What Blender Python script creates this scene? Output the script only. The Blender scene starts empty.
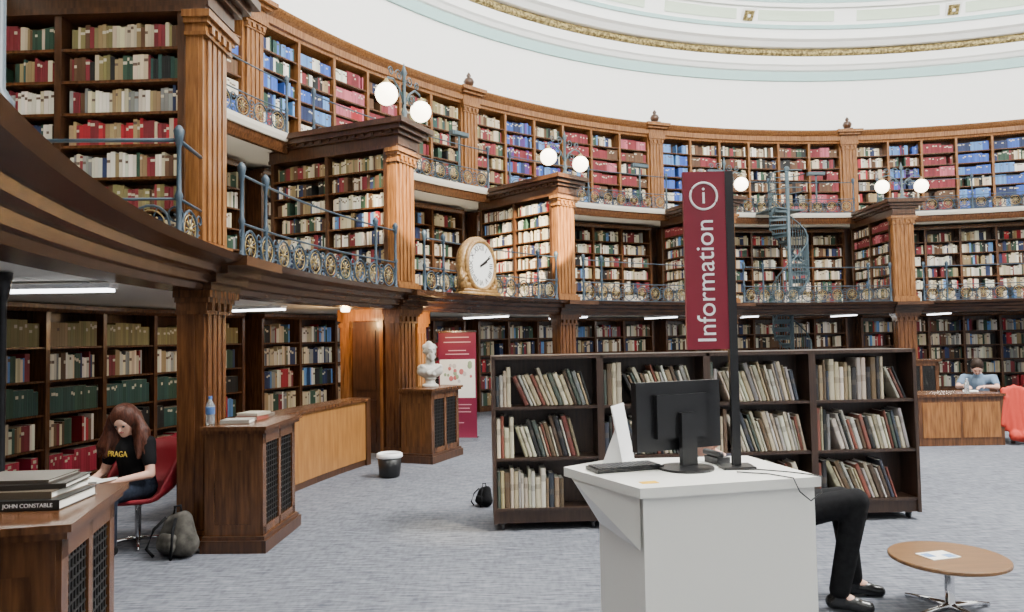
import bpy, bmesh, math, random
from mathutils import Vector, Matrix
random.seed(7)
COL=bpy.context.scene.collection
CX,CY=9.4,6.2
sin=lambda d: math.sin(math.radians(d)); cos=lambda d: math.cos(math.radians(d))
def RP(a,r,z): return Vector((CX+r*cos(a),CY+r*sin(a),z))
# ---------------------------------------------------------------- materials
def mat(name,col,rough=0.5,metal=0.0,emis=0,ecol=None,spec=None):
    m=bpy.data.materials.new(name); m.use_nodes=True
    b=m.node_tree.nodes['Principled BSDF']
    b.inputs['Base Color'].default_value=(*col,1); b.inputs['Roughness'].default_value=rough
    b.inputs['Metallic'].default_value=metal
    if spec is not None: b.inputs['Specular IOR Level'].default_value=spec
    if emis:
        b.inputs['Emission Color'].default_value=(*(ecol or col),1); b.inputs['Emission Strength'].default_value=emis
    return m
def ramp2(nt,fac,c0,c1,p0=0.3,p1=0.7):
    r=nt.nodes.new('ShaderNodeValToRGB'); nt.links.new(fac,r.inputs[0])
    r.color_ramp.elements[0].position=p0; r.color_ramp.elements[1].position=p1
    r.color_ramp.elements[0].color=(*c0,1); r.color_ramp.elements[1].color=(*c1,1)
    return r.outputs[0]
def noise_mat(name,c0,c1,scale=(1,1,1),nscale=5,rough=0.5,metal=0,coord='Object',bump=0.0,p0=.3,p1=.7,detail=4,spec=None):
    m=mat(name,c0,rough,metal,spec=spec); nt=m.node_tree; b=nt.nodes['Principled BSDF']
    tc=nt.nodes.new('ShaderNodeTexCoord'); mp=nt.nodes.new('ShaderNodeMapping'); mp.inputs['Scale'].default_value=scale
    nt.links.new(tc.outputs[coord],mp.inputs['Vector'])
    n=nt.nodes.new('ShaderNodeTexNoise'); n.inputs['Scale'].default_value=nscale; n.inputs['Detail'].default_value=detail
    nt.links.new(mp.outputs[0],n.inputs['Vector'])
    nt.links.new(ramp2(nt,n.outputs['Fac'],c0,c1,p0,p1),b.inputs['Base Color'])
    if bump:
        bp=nt.nodes.new('ShaderNodeBump'); bp.inputs['Strength'].default_value=bump; bp.inputs['Distance'].default_value=.01
        nt.links.new(n.outputs['Fac'],bp.inputs['Height']); nt.links.new(bp.outputs[0],b.inputs['Normal'])
    return m
OAK=noise_mat('oak_varnished',(0.12,0.045,0.013),(0.30,0.130,0.040),(9,9,0.8),4,0.24)
OAKD=noise_mat('oak_dark',(0.030,0.012,0.006),(0.085,0.036,0.015),(9,9,0.8),4,0.3)
OAKM=noise_mat('oak_brown',(0.050,0.020,0.009),(0.135,0.056,0.021),(9,9,0.8),4,0.26)
OAKR=noise_mat('oak_fascia',(0.032,0.014,0.007),(0.085,0.037,0.016),(1,1,9),3,0.25)
OAKL=noise_mat('oak_light_panel',(0.24,0.10,0.027),(0.36,0.17,0.05),(5,5,0.7),4,0.3)
WENGE=noise_mat('dark_brown_laminate',(0.024,0.013,0.009),(0.055,0.030,0.019),(12,12,1),4,0.38)
IRON=mat('blue_painted_iron',(0.028,0.050,0.072),0.45,0.0)
IRONG=mat('grey_painted_iron',(0.055,0.085,0.10),0.5,0.0)
GOLD=mat('gilded_metal',(0.34,0.25,0.10),0.45,0.5)
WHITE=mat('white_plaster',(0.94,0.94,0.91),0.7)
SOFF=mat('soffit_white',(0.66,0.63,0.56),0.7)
TEAL=mat('pale_teal_paint',(0.36,0.56,0.54),0.7)
PGREEN=mat('pale_green_panel',(0.58,0.70,0.53),0.7)
CREAM=mat('cream_stone_edge',(0.75,0.70,0.60),0.6)
GOLDP=noise_mat('gold_ornament',(0.12,0.085,0.025),(0.46,0.36,0.14),(1,1,1),14,0.5,0.2,bump=.4,p0=.42,p1=.6,detail=2)
CHROME=mat('chrome',(0.75,0.75,0.77),0.12,1)
BLACK=mat('black_plastic',(0.008,0.008,0.009),0.35)
DGREY=mat('dark_grey',(0.03,0.03,0.034),0.5)
PAPER=mat('paper_white',(0.78,0.76,0.69),0.7)
DESKW=mat('white_laminate',(0.74,0.73,0.68),0.4)
CRIM=mat('crimson_sign',(0.18,0.005,0.02),0.4)
SIGNW=mat('sign_white',(0.9,0.9,0.9),0.5)
TUBE=mat('fluorescent_tube',(1,1,1),0.5,0,8,(0.95,0.98,1))
GLOBE=mat('lit_glass_globe',(1,0.95,0.85),0.3,0,9,(1,0.86,0.62))
SKIN=noise_mat('skin',(0.58,0.32,0.23),(0.66,0.39,0.29),(1,1,1),6,0.5)
GRILLE=mat('black_grille',(0.010,0.009,0.008),0.5,0.2)
FAB_BLACK=noise_mat('black_fabric',(0.004,0.004,0.005),(0.010,0.010,0.011),(1,1,1),30,0.9,spec=.15)
JEANS=noise_mat('dark_denim',(0.008,0.011,0.019),(0.022,0.029,0.046),(1,1,1),40,0.9,spec=.15)
HAIRR=noise_mat('auburn_hair',(0.030,0.010,0.006),(0.10,0.03,0.016),(6,6,2),12,0.5,bump=.5,spec=.3)
HAIRD=noise_mat('dark_hair',(0.012,0.007,0.005),(0.035,0.02,0.013),(6,6,2),12,0.6,bump=.5,spec=.2)
REDC=mat('red_upholstery',(0.26,0.010,0.02),0.6)
def carpet():
    m=mat('carpet_grey_blue',(0.3,0.3,0.35),0.95,spec=.1); nt=m.node_tree; b=nt.nodes['Principled BSDF']; L=nt.links.new
    tc=nt.nodes.new('ShaderNodeTexCoord')
    def nz(sc,s=1.0,rot=4,det=2):
        mp=nt.nodes.new('ShaderNodeMapping'); mp.inputs['Scale'].default_value=sc; mp.inputs['Rotation'].default_value=(0,0,math.radians(rot))
        L(tc.outputs['Object'],mp.inputs['Vector'])
        n=nt.nodes.new('ShaderNodeTexNoise'); n.inputs['Scale'].default_value=s; n.inputs['Detail'].default_value=det; L(mp.outputs[0],n.inputs['Vector']); return n.outputs['Fac']
    a=nz((5,60,1)); c=nz((26,9,1)); big=nz((.5,.5,1))
    mx=nt.nodes.new('ShaderNodeMix'); mx.data_type='FLOAT'; mx.inputs[0].default_value=.28; L(a,mx.inputs[2]); L(c,mx.inputs[3])
    m2=nt.nodes.new('ShaderNodeMix'); m2.data_type='FLOAT'; m2.inputs[0].default_value=.15; L(mx.outputs[0],m2.inputs[2]); L(big,m2.inputs[3])
    L(ramp2(nt,m2.outputs[0],(0.072,0.078,0.097),(0.20,0.208,0.235),.38,.62),b.inputs['Base Color'])
    return m
CARPET=carpet()
def book_stuff_mat():
    m=mat('book_spines',(0.3,0.2,0.1),0.6,spec=.3); nt=m.node_tree
    a=nt.nodes.new('ShaderNodeAttribute'); a.attribute_name='bcol'
    nt.links.new(a.outputs['Color'],nt.nodes['Principled BSDF'].inputs['Base Color']); return m
BKS=book_stuff_mat()
def cover_mat():
    m=mat('book_cover',(0.3,0.2,0.1),0.5,spec=.3); nt=m.node_tree; L=nt.links.new
    oi=nt.nodes.new('ShaderNodeObjectInfo'); tc=nt.nodes.new('ShaderNodeTexCoord'); sp=nt.nodes.new('ShaderNodeSeparateXYZ')
    L(tc.outputs['Generated'],sp.inputs[0])
    ad=nt.nodes.new('ShaderNodeMath'); ad.operation='MULTIPLY_ADD'; ad.inputs[1].default_value=0.35; ad.inputs[2].default_value=0.45; L(oi.outputs['Random'],ad.inputs[0])
    cp=nt.nodes.new('ShaderNodeMath'); cp.operation='COMPARE'; cp.inputs[2].default_value=0.08; L(sp.outputs[2],cp.inputs[0]); L(ad.outputs[0],cp.inputs[1])
    br=nt.nodes.new('ShaderNodeMix'); br.data_type='RGBA'
    mu=nt.nodes.new('ShaderNodeMath'); mu.operation='MULTIPLY'; mu.inputs[1].default_value=0.45; L(cp.outputs[0],mu.inputs[0])
    br.inputs[7].default_value=(.12,.10,.08,1)
    L(mu.outputs[0],br.inputs[0]); L(oi.outputs['Color'],br.inputs[6])
    L(br.outputs[2],nt.nodes['Principled BSDF'].inputs['Base Color']); return m
COVER=cover_mat()
# ---------------------------------------------------------------- mesh builder
class MB:
    def __init__(s): s.v=[];s.f=[];s.m=[]
    def add(s,vs,fs,m=0):
        o=len(s.v); s.v.extend([tuple(x) for x in vs]); s.f.extend([tuple(i+o for i in f) for f in fs]); s.m.extend([m]*len(fs))
    def box(s,x0,x1,y0,y1,z0,z1,m=0,M=None):
        vs=[Vector((x,y,z)) for z in(z0,z1) for y in(y0,y1) for x in(x0,x1)]
        if M: vs=[M@v for v in vs]
        s.add(vs,[(0,2,3,1),(4,5,7,6),(0,1,5,4),(2,6,7,3),(0,4,6,2),(1,3,7,5)],m)
    def prism(s,poly,z0,z1,m=0):
        n=len(poly); vs=[(x,y,z0) for x,y in poly]+[(x,y,z1) for x,y in poly]
        fs=[tuple(range(n-1,-1,-1)),tuple(range(n,2*n))]+[(i,(i+1)%n,n+(i+1)%n,n+i) for i in range(n)]
        s.add(vs,fs,m)
    def ring(s,prof,d0,d1,seg,m=0,R0=0,closed=True,caps=True):
        n=len(prof); vs=[]
        for i in range(seg+1):
            d=d0+(d1-d0)*i/seg
            for r,z in prof: vs.append((r*cos(d)-R0,r*sin(d),z))
        fs=[]
        for i in range(seg):
            for j in range(n if closed else n-1):
                k=(j+1)%n; fs.append((i*n+j,i*n+k,(i+1)*n+k,(i+1)*n+j))
        if caps and closed: fs+= [tuple(range(n-1,-1,-1)),tuple(seg*n+j for j in range(n))]
        s.add(vs,fs,m)
    def rbox(s,r0,r1,d0,d1,z0,z1,seg=6,m=0,R0=0): s.ring([(r0,z0),(r1,z0),(r1,z1),(r0,z1)],d0,d1,seg,m,R0)
    def tube(s,pts,r,n=6,m=0,closed=False):
        pts=[Vector(p) for p in pts]; N=len(pts); vs=[]
        for i,p in enumerate(pts):
            a=pts[(i-1)%N] if (closed or i>0) else p; b=pts[(i+1)%N] if (closed or i<N-1) else p
            t=(b-a).normalized(); up=Vector((0,0,1)) if abs(t.z)<.9 else Vector((1,0,0))
            x=t.cross(up).normalized(); y=x.cross(t)
            rr=r[i] if isinstance(r,(list,tuple)) else r
            for j in range(n): vs.append(p+(x*math.cos(2*math.pi*j/n)+y*math.sin(2*math.pi*j/n))*rr)
        fs=[]
        for i in range(N if closed else N-1):
            k=(i+1)%N
            for j in range(n): q=(j+1)%n; fs.append((i*n+j,k*n+j,k*n+q,i*n+q))
        if not closed: fs+=[tuple(range(n)),tuple((N-1)*n+j for j in range(n-1,-1,-1))]
        s.add(vs,fs,m)
    def lathe(s,prof,n=16,m=0,M=None,c=(0,0,0)):
        c=Vector(c); vs=[]
        for r,z in prof:
            for j in range(n):
                v=Vector((r*math.cos(2*math.pi*j/n),r*math.sin(2*math.pi*j/n),z))
                vs.append((M@v if M else v)+c)
        fs=[]
        for i in range(len(prof)-1):
            for j in range(n): q=(j+1)%n; fs.append((i*n+j,i*n+q,(i+1)*n+q,(i+1)*n+j))
        fs+=[tuple(range(n-1,-1,-1)),tuple((len(prof)-1)*n+j for j in range(n))]
        s.add(vs,fs,m)
    def sphere(s,c,r,nu=12,nv=8,m=0,sc=(1,1,1),M=None):
        vs=[];c=Vector(c)
        for i in range(nv+1):
            ph=math.pi*i/nv
            for j in range(nu):
                v=Vector((r*sc[0]*math.sin(ph)*math.cos(2*math.pi*j/nu),r*sc[1]*math.sin(ph)*math.sin(2*math.pi*j/nu),-r*sc[2]*math.cos(ph)))
                vs.append((M@v if M else v)+c)
        fs=[]
        for i in range(nv):
            for j in range(nu):
                q=(j+1)%nu
                if i==0: fs.append((j,(i+1)*nu+q,(i+1)*nu+j))
                elif i==nv-1: fs.append((i*nu+j,i*nu+q,(i+1)*nu+j))
                else: fs.append((i*nu+j,i*nu+q,(i+1)*nu+q,(i+1)*nu+j))
        s.add(vs,fs,m)
    def cap(s,p0,r0,p1,r1,n=12,m=0):
        s.tube([p0,p1],[r0,r1],n,m); s.sphere(p0,r0,n,8,m); s.sphere(p1,r1,n,8,m)
    def mesh(s,name,mats,smooth=False):
        me=bpy.data.meshes.new(name); me.from_pydata(s.v,[],s.f)
        for mt in mats: me.materials.append(mt)
        if len(mats)>1: me.polygons.foreach_set('material_index',s.m)
        bm=bmesh.new(); bm.from_mesh(me); bmesh.ops.recalc_face_normals(bm,faces=bm.faces); bm.to_mesh(me); bm.free()
        if smooth:
            me.polygons.foreach_set('use_smooth',[True]*len(me.polygons))
        me.update(); return me
def ob(name,data,parent=None,loc=(0,0,0),rz=0,label=None,cat=None,group=None,kind=None,rot=None):
    o=bpy.data.objects.new(name,data); COL.objects.link(o)
    o.location=loc; o.rotation_euler=rot if rot else (0,0,math.radians(rz))
    if parent: o.parent=parent
    if label: o['label']=label
    if cat: o['category']=cat
    if group: o['group']=group
    if kind: o['kind']=kind
    return o
def E(name,loc,rz,label,cat,group=None):
    o=ob(name,None,None,loc,rz,label,cat,group); o.empty_display_size=.1; return o
def struct(name,me,loc,label): return ob(name,me,None,loc,0,label,None,None,'structure')
def textmesh(txt,size,M,mt,name,parent=None,ext=0.001,align='CENTER'):
    cu=bpy.data.curves.new(name,'FONT'); cu.body=txt; cu.size=size; cu.extrude=ext; cu.align_x=align; cu.align_y='CENTER'
    t=bpy.data.objects.new(name+'_tmp',cu); COL.objects.link(t)
    dg=bpy.context.evaluated_depsgraph_get(); me=bpy.data.meshes.new_from_object(t.evaluated_get(dg)); bpy.data.objects.remove(t)
    me.transform(M); me.materials.clear(); me.materials.append(mt)
    return ob(name,me,parent)
def blob(b,name,mt,parent,voxel=.012,smooth=4,label=None):
    me=b.mesh(name,[mt]); t=bpy.data.objects.new('tmpb',me); COL.objects.link(t)
    m=t.modifiers.new('r','REMESH'); m.mode='VOXEL'; m.voxel_size=voxel; m.use_smooth_shade=True
    if smooth: s=t.modifiers.new('s','SMOOTH'); s.factor=.5; s.iterations=smooth
    dg=bpy.context.evaluated_depsgraph_get(); nm=bpy.data.meshes.new_from_object(t.evaluated_get(dg)); bpy.data.objects.remove(t)
    nm.materials.clear(); nm.materials.append(mt); nm.polygons.foreach_set('use_smooth',[True]*len(nm.polygons))
    o=ob(name,nm,parent)
    if label:o['label']=label
    return o

Z1,Z2=2.42,4.95
ZF=2.15
PA=[201-22.5*k for k in range(7)]
# ================================================================ SHELL
b=MB(); n=96
b.add([(15.6*cos(360*i/n),15.6*sin(360*i/n),0) for i in range(n)],[tuple(range(n))])
struct('floor',b.mesh('floor',[CARPET]),(CX,CY,0),'grey-blue streaky carpet floor of the round reading room')
b=MB(); b.rbox(15.42,15.6,50,215,0,7.5,80)
struct('wall_north',b.mesh('wall',[OAKD]),(CX,CY,0),'curved timber-lined wall behind the bookcases')
b=MB(); b.rbox(15.5,15.7,0,360,7.5,9.85,120)
struct('wall_drum',b.mesh('drum',[WHITE]),(CX,CY,0),'curved white plaster drum wall under the dome')
b=MB(); b.rbox(15.44,15.52,0,360,9.16,9.42,120); struct('trim_1',b.mesh('t',[TEAL]),(CX,CY,0),'pale teal painted band around the drum')
b=MB(); b.ring([(15.5,9.44),(15.42,9.47),(15.36,9.56),(15.3,9.6),(15.3,9.84),(15.5,9.84)],0,360,120); struct('trim_2',b.mesh('t',[WHITE]),(CX,CY,0),'white plaster cornice moulding')
b=MB(); b.ring([(15.5,9.85),(15.28,9.85),(15.22,9.9),(15.22,9.98),(15.26,10.04),(15.5,10.04)],0,360,160); struct('trim_3',b.mesh('t',[GOLDP]),(CX,CY,0),'gilded foliage moulding around the dome base')
b=MB(); b.ring([(15.5,10.05),(15.12,10.05),(15.0,10.16),(14.88,10.2),(14.88,10.3),(15.5,10.3)],0,360,120); struct('trim_4',b.mesh('t',[WHITE]),(CX,CY,0),'white plaster ledge at the dome springing')
def dome(e): return (14.9*cos(e),10.3+7.2*sin(e))
b=MB(); b.ring([dome(e) for e in range(0,67,3)],0,360,96,closed=False)
struct('ceiling',b.mesh('dome',[WHITE],True),(CX,CY,0),'white coffered plaster dome')
def band(e0,e1,off,m,nm,lab,d0=0,d1=360,seg=96):
    b=MB(); p=[dome(e) for e in (e0,(e0+e1)/2,e1)]
    b.ring([(r-off,z-off*.4) for r,z in p]+[(r+.05,z+.05) for r,z in reversed(p)],d0,d1,seg); struct(nm,b.mesh('t',[m]),(CX,CY,0),lab)
band(1.5,2.3,.05,TEAL,'trim_5','pale green painted line on the dome')
band(6.3,6.9,.08,WHITE,'trim_6','raised white plaster rib ring')
band(7.3,8.2,.04,TEAL,'trim_7','second pale green painted line on the dome')
for i in range(8):
    a=201-22.5*i-11.25
    b=MB(); r,z=dome(4.3); q=Matrix.Rotation(math.radians(50),4,'Y')
    b.box(-.14,.14,-.14,.14,-.07,.0,0,q); b.box(-.2,.2,-.2,.2,-.03,.0,1,q); b.box(-.035,.035,-.035,.035,-.1,-.07,1,q)
    ob('dome_rosette',b.mesh('ros',[GOLDP,WHITE]),None,RP(a,r-.06,z-.03),a,'gilded square rosette coffer set in the dome','rosette','gilded dome rosettes','structure')
    band(3.3,5.5,.03,PGREEN,'trim_%d'%(20+i),'pale green dome panel between rosettes',a-10,a-1.3,8)
    band(3.3,5.5,.03,PGREEN,'trim_%d'%(40+i),'pale green dome panel between rosettes',a+1.3,a+10,8)
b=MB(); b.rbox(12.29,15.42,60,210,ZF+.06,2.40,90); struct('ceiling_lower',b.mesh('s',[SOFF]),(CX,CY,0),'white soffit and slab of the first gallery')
b=MB(); b.ring([(12.3,ZF),(12.0,ZF),(11.98,ZF+.05),(11.93,ZF+.06),(11.91,ZF+.12),(11.82,ZF+.14),(11.80,ZF+.19),(11.64,ZF+.22),(11.60,Z1),(12.3,Z1)],60,210,120)
struct('trim_8',b.mesh('fascia',[OAKR]),(CX,CY,0),'moulded oak fascia along the first gallery edge')
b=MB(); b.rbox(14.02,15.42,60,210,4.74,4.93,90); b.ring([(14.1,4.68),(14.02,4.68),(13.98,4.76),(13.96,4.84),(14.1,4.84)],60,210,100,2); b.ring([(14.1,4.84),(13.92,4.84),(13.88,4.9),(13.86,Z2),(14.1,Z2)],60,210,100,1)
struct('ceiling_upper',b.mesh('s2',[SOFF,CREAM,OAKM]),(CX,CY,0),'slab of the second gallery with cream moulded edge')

# ================================================================ PIERS + STACKS
def steps(b,lst,m=0):
    for x0,x1,y,z0,z1 in lst: b.box(x0,x1,-y,y,z0,z1,m)
def pilaster_mesh(z0,z1,w=.27,d=.17,mt=None):
    mt=mt or OAK
    sh=MB(); sh.box(.02,d,-w+.02,w-.02,z0,z1)
    for y in (-.15,-.05,.05,.15): sh.box(0.0,.03,y-.032,y+.032,z0+.16,z1-.2)
    for x in (d*.5,):
        for s in (-1,1): sh.box(x-.03,x+.03,s*(w-.02)-.008,s*(w-.02)+.008,z0+.16,z1-.2)
    ba=MB(); steps(ba,[(-.05,d+.02,w+.04,z0,z0+.1),(-.025,d+.01,w+.015,z0+.1,z0+.14)])
    ca=MB(); steps(ca,[(-.02,d,w+.01,z1-.2,z1-.17),(-.01,d,w,z1-.17,z1-.1),(-.04,d,w+.03,z1-.1,z1-.06),(-.07,d,w+.06,z1-.06,z1)])
    for y in (-.18,-.06,.06,.18): ca.box(-.045,0,y-.03,y+.03,z1-.17,z1-.1)
    return sh.mesh('shaft',[mt]),ba.mesh('base',[mt]),ca.mesh('capital',[mt])
OAKP=noise_mat('oak_red_brown',(0.055,0.020,0.008),(0.145,0.058,0.020),(9,9,0.8),4,0.25)
g=pilaster_mesh(0,ZF-.001,.25,.25,OAKP); u=pilaster_mesh(Z1+.002,4.55)
kb=MB(); steps(kb,[(-.08,-.01,.31,ZF,ZF+.06),(-.14,-.01,.35,ZF+.06,ZF+.13),(-.25,-.01,.38,ZF+.13,ZF+.19),(-.43,-.01,.43,ZF+.19,Z1)])
kbm=kb.mesh('entablature',[OAKR])
X0,X1=.2,2.35; NR=7
cs=MB(); cs.box(X0,X1,-.02,.02,Z1,4.55)
for x in (X0,(X0+X1)/2,X1): cs.box(x-.03,x+.03,-.27,.27,Z1,4.55)
cs.box(X0,X1,-.28,.28,Z1,Z1+.13); csm=cs.mesh('case',[OAKD])
sb=MB(); sb.box(X0+.03,X1-.03,-.26,.26,-.012,.012); sbm=sb.mesh('shelf',[OAKM])
co=MB(); steps(co,[(-.02,X1+.05,.3,4.55,4.6),(-.04,X1+.05,.28,4.6,4.74),(-.09,X1+.05,.34,4.74,4.8),(-.15,X1+.05,.41,4.8,4.87),(-.22,X1+.05,.47,4.87,Z2)])
for i in range(14):
    x=.05+i*.16
    for s in (-1,1): co.box(x-.03,x+.03,s*.33-.04,s*.33+.04,4.76,4.8)
com=co.mesh('cornice',[OAKD])
SH_STACK=[Z1+.14+i*(4.55-Z1-.16)/NR for i in range(NR)]
for i,a in enumerate(PA):
    e=E('pilaster',RP(a,12.0,0),a,'dark reeded oak pilaster carrying the first gallery','pilaster','ground floor oak pilasters')
    for nm,me in zip(('shaft','plinth','capital'),g): ob(nm,me,e)
    if i: ob('entablature',kbm,e)
    e=E('pilaster',RP(a,12.0,0),a,'tall reeded oak pilaster standing on the first gallery','pilaster','gallery oak pilasters')
    for nm,me in zip(('shaft','plinth','capital'),u): ob(nm,me,e)
    e=E('bookcase',RP(a,12.0,0),a,'projecting double-sided oak bookcase on the first gallery','bookcase','projecting gallery bookcases')
    ob('case',csm,e); ob('cornice',com,e)
    for z in SH_STACK: ob('shelf',sbm,e,(0,0,z))
# ================================================================ BOOK STUFF
BV=[];BF=[];BC=[]
def q4(v,col):
    o=len(BV); BV.extend(v); BF.append((o,o+1,o+2,o+3)); BC.append(col)
def jit(c,s=.25):
    k=1+random.uniform(-s,s); return tuple(max(0,min(1,x*k*(1+random.uniform(-.06,.06)))) for x in c)
def bookbox(P,t0,t1,dep,z0,h,col):
    A=lambda t,d,z:tuple(P(t,d,z))
    lab=random.random()
    if lab<.4:
        za=z0+h*random.uniform(.55,.8); zb=za+h*.12; lc=(.50,.45,.34) if sum(col)<.6 else (.12,.08,.06)
        q4([A(t0,0,z0),A(t1,0,z0),A(t1,0,za),A(t0,0,za)],col)
        q4([A(t0,0,za),A(t1,0,za),A(t1,0,zb),A(t0,0,zb)],lc)
        q4([A(t0,0,zb),A(t1,0,zb),A(t1,0,z0+h),A(t0,0,z0+h)],col)
    else: q4([A(t0,0,z0),A(t1,0,z0),A(t1,0,z0+h),A(t0,0,z0+h)],col)
    q4([A(t0,0,z0+h),A(t1,0,z0+h),A(t1,dep,z0+h),A(t0,dep,z0+h)],(.50,.45,.36))
    q4([A(t0,0,z0),A(t0,0,z0+h),A(t0,dep,z0+h),A(t0,dep,z0)],col)
    q4([A(t1,0,z0),A(t1,dep,z0),A(t1,dep,z0+h),A(t1,0,z0+h)],col)
CR=(.52,.44,.30);WH=(.64,.60,.50);TAN=(.28,.20,.10);BRN=(.10,.05,.025);MAR=(.17,.022,.028);RED=(.34,.02,.028);BLU=(.035,.09,.36);LBL=(.10,.22,.46);NAV=(.02,.03,.08);GRN=(.03,.065,.042);TEALB=(.025,.065,.055);BLK=(.015,.015,.015);PNK=(.38,.09,.12);OLV=(.20,.17,.07);GRY=(.22,.22,.21);PUR=(.09,.035,.18)
PAL={'mix':[CR,WH,WH,CR,CR,TAN,BRN,MAR,NAV,GRN,GRY,BLK,RED,LBL],
'light':[CR,WH,WH,WH,CR,CR,CR,WH,GRY,BRN,MAR,TAN,GRN,NAV],'redmix':[RED,RED,CR,MAR,TAN],
'blue':[BLU,BLU,BLU,LBL,LBL,NAV,WH],'bluegreen':[BLU,LBL,TEALB,WH,GRN,NAV],
'mar':[MAR,MAR,MAR,MAR,PNK,BRN],'pink':[PNK,PNK,RED,MAR,MAR,WH],'purple':[BLU,PUR,BLU,NAV,MAR,LBL],
'green':[GRN,TEALB,BRN,OLV,BLK,CR,TAN,MAR],'brown':[BRN,BRN,MAR,BLK,BRN,CR,GRN],'darkmix':[BRN,MAR,GRN,BLK,NAV,CR,WH,BRN,TAN,CR],
'tan':[OLV,OLV,TAN,OLV],'teal':[TEALB,TEALB,GRN,TEALB,BLK],'red':[(.36,.02,.05),(.36,.02,.05),(.32,.02,.045)],'browngreen':[BRN,OLV,GRN,TAN,MAR,CR]}
def fill(P,L,zs,gap,dep,pal,full=.96,thk=(.022,.05),hr=(.68,.9)):
    t=.006; p=PAL[pal]; c=random.choice(p); run=0; uni=pal in('tan','teal','red','mar','blue','pink')
    bh=random.uniform(*hr)
    while True:
        if run<=0: c=random.choice(p); run=random.choice([1,1,2,3] if not uni else [5,8,12]); bh=random.uniform(*hr)
        run-=1
        w=random.uniform(*thk)
        if t+w>L*full: break
        h=gap*(bh+random.uniform(-.03,.03) if not uni else bh)
        bookbox(P,t,t+w-.002,dep,zs,h,jit(c)); t+=w
        if random.random()<.012: t+=random.uniform(.04,.18)
gapS=(4.55-Z1-.16)/NR
for i,a in enumerate(PA):
    er=Vector((cos(a),sin(a),0)); et=Vector((-sin(a),cos(a),0)); o=RP(a,12.0,0)
    for s in (-1,1):
        if i==0 : continue
        for ci,(xa,xb) in enumerate(((X0+.035,(X0+X1)/2-.035),((X0+X1)/2+.035,X1-.035))):
            for r,z in enumerate(SH_STACK):
                def P(t,d,zz,xa=xa,s=s): return o+er*(xa+t)+et*(s*(.235-d))+Vector((0,0,zz))
                if i==1: pal=['mix','browngreen','light','redmix' if ci==0 else 'mix','light','green','browngreen'][r]
                elif i==2: pal=['mix','darkmix','light','mix','light','darkmix','browngreen'][r]
                else: pal=random.choice(['light','mix','light','mar' if r>4 else 'light'])
                fill(P,xb-xa,z+.013,gapS-.03,.18,pal,thk=(.018,.042))
# ================================================================ WALL BOOKCASES per bay
def wallcase(level,z0,z1,nrow,ncase,rf,half):
    R1=15.4; cs=MB(); cs.rbox(R1-.03,R1,-half,half,z0,z1,12,0,rf)
    for i in range(ncase+1):
        d=-half+2*half*i/ncase; dd=math.degrees(.03/rf); cs.rbox(rf-.02,R1-.02,d-dd,d+dd,z0,z1,1,1,rf)
    cs.rbox(rf-.03,R1,-half,half,z0,z0+.1,12,1,rf)
    sh=MB(); sh.rbox(rf,R1-.03,-half,half,-.012,.012,12,0,rf)
    co=MB(); co.ring([(R1,z1),(rf-.02,z1),(rf-.03,z1+.05),(rf-.08,z1+.07),(rf-.08,z1+.2),(rf-.14,z1+.24),(rf-.2,z1+.3),(rf-.22,z1+.34),(R1,z1+.34)] if level==2 else [(R1,z1),(rf-.02,z1),(rf-.06,z1+.04),(rf-.06,z1+.09),(R1,z1+.09)],-half,half,12,0,rf)
    return cs.mesh('case',[OAKD,OAK if level==2 else OAKM]),sh.mesh('shelf',[OAKM]),co.mesh('cornice',[OAK if level==2 else OAKM])
CFG={0:(0,2.1,5,6,15.02,[(.12+i*.39) for i in range(5)],.39),
     1:(Z1,4.58,6,6,15.02,[Z1+.12+i*.335 for i in range(6)],.335),
     2:(Z2,7.16,6,6,15.02,[Z2+.14+i*.335 for i in range(6)],.335)}
LV2={1:['blue']*6,2:['bluegreen','blue','pink','mar','browngreen','green'],3:['browngreen','purple','purple','mar','mar','mar'],
     4:['blue','mar','brown','darkmix','brown','mar'],5:['mix','purple','mar','blue','blue','blue'],0:['mix']*6}
half=11.25-math.degrees(.22/15)
for lv in (0,1,2):
    z0,z1,nr,nc,rf,shz,gap=CFG[lv]
    cm,sm,om=wallcase(lv,z0,z1,nr,nc,rf,half)
    for k in range(6):
        am=(PA[k]+PA[k+1])/2
        e=E('bookcase',RP(am,rf,0),am,['curved oak wall bookcase under the gallery','curved oak wall bookcase on the first gallery','curved oak wall bookcase on the upper gallery'][lv],'bookcase','curved wall bookcases')
        ob('case',cm,e); ob('cornice',om,e)
        for z in shz: ob('shelf',sm,e,(0,0,z))
        if k==0: continue
        for c in range(nc):
            w=2*half/nc; aL=am+half-c*w-math.degrees(.035/rf); aR=am+half-(c+1)*w+math.degrees(.035/rf); L=math.radians(aL-aR)*rf
            for r,z in enumerate(shz):
                def P(t,d,zz): return RP(aL-math.degrees(t/rf),rf+.03+d,zz)
                if lv==2:
                    pal=LV2[k][c]
                    if random.random()<.22: pal=random.choice(['mix','darkmix','mar'])
                elif lv==1: pal=random.choice(['light','light','mix','light','darkmix'])
                else:
                    pal=['red','mix','teal','mix','tan'][r] if k==1 else random.choice(['light','mix','darkmix','mix'])
                    if k==1 and r==1: pal=random.choice(['mix','teal','light'])
                    if k==1 and r==3: pal=random.choice(['mix','light'])
                fill(P,L,z+.013,gap-.03,.2,pal,full=random.choice([.98,.98,.9,.8]) if pal in('mix','light') else .98,thk=(.024,.055) if lv else (.022,.05))
me=bpy.data.meshes.new('books'); me.from_pydata(BV,[],BF); me.materials.append(BKS)
at=me.attributes.new('bcol','FLOAT_COLOR','FACE'); flat=[]
for c in BC: flat.extend((*c,1.0))
at.data.foreach_set('color',flat)
ob('books',me,None,(0,0,0),0,'thousands of old clothbound and leather books filling curved shelves','books',None,'stuff')
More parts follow.
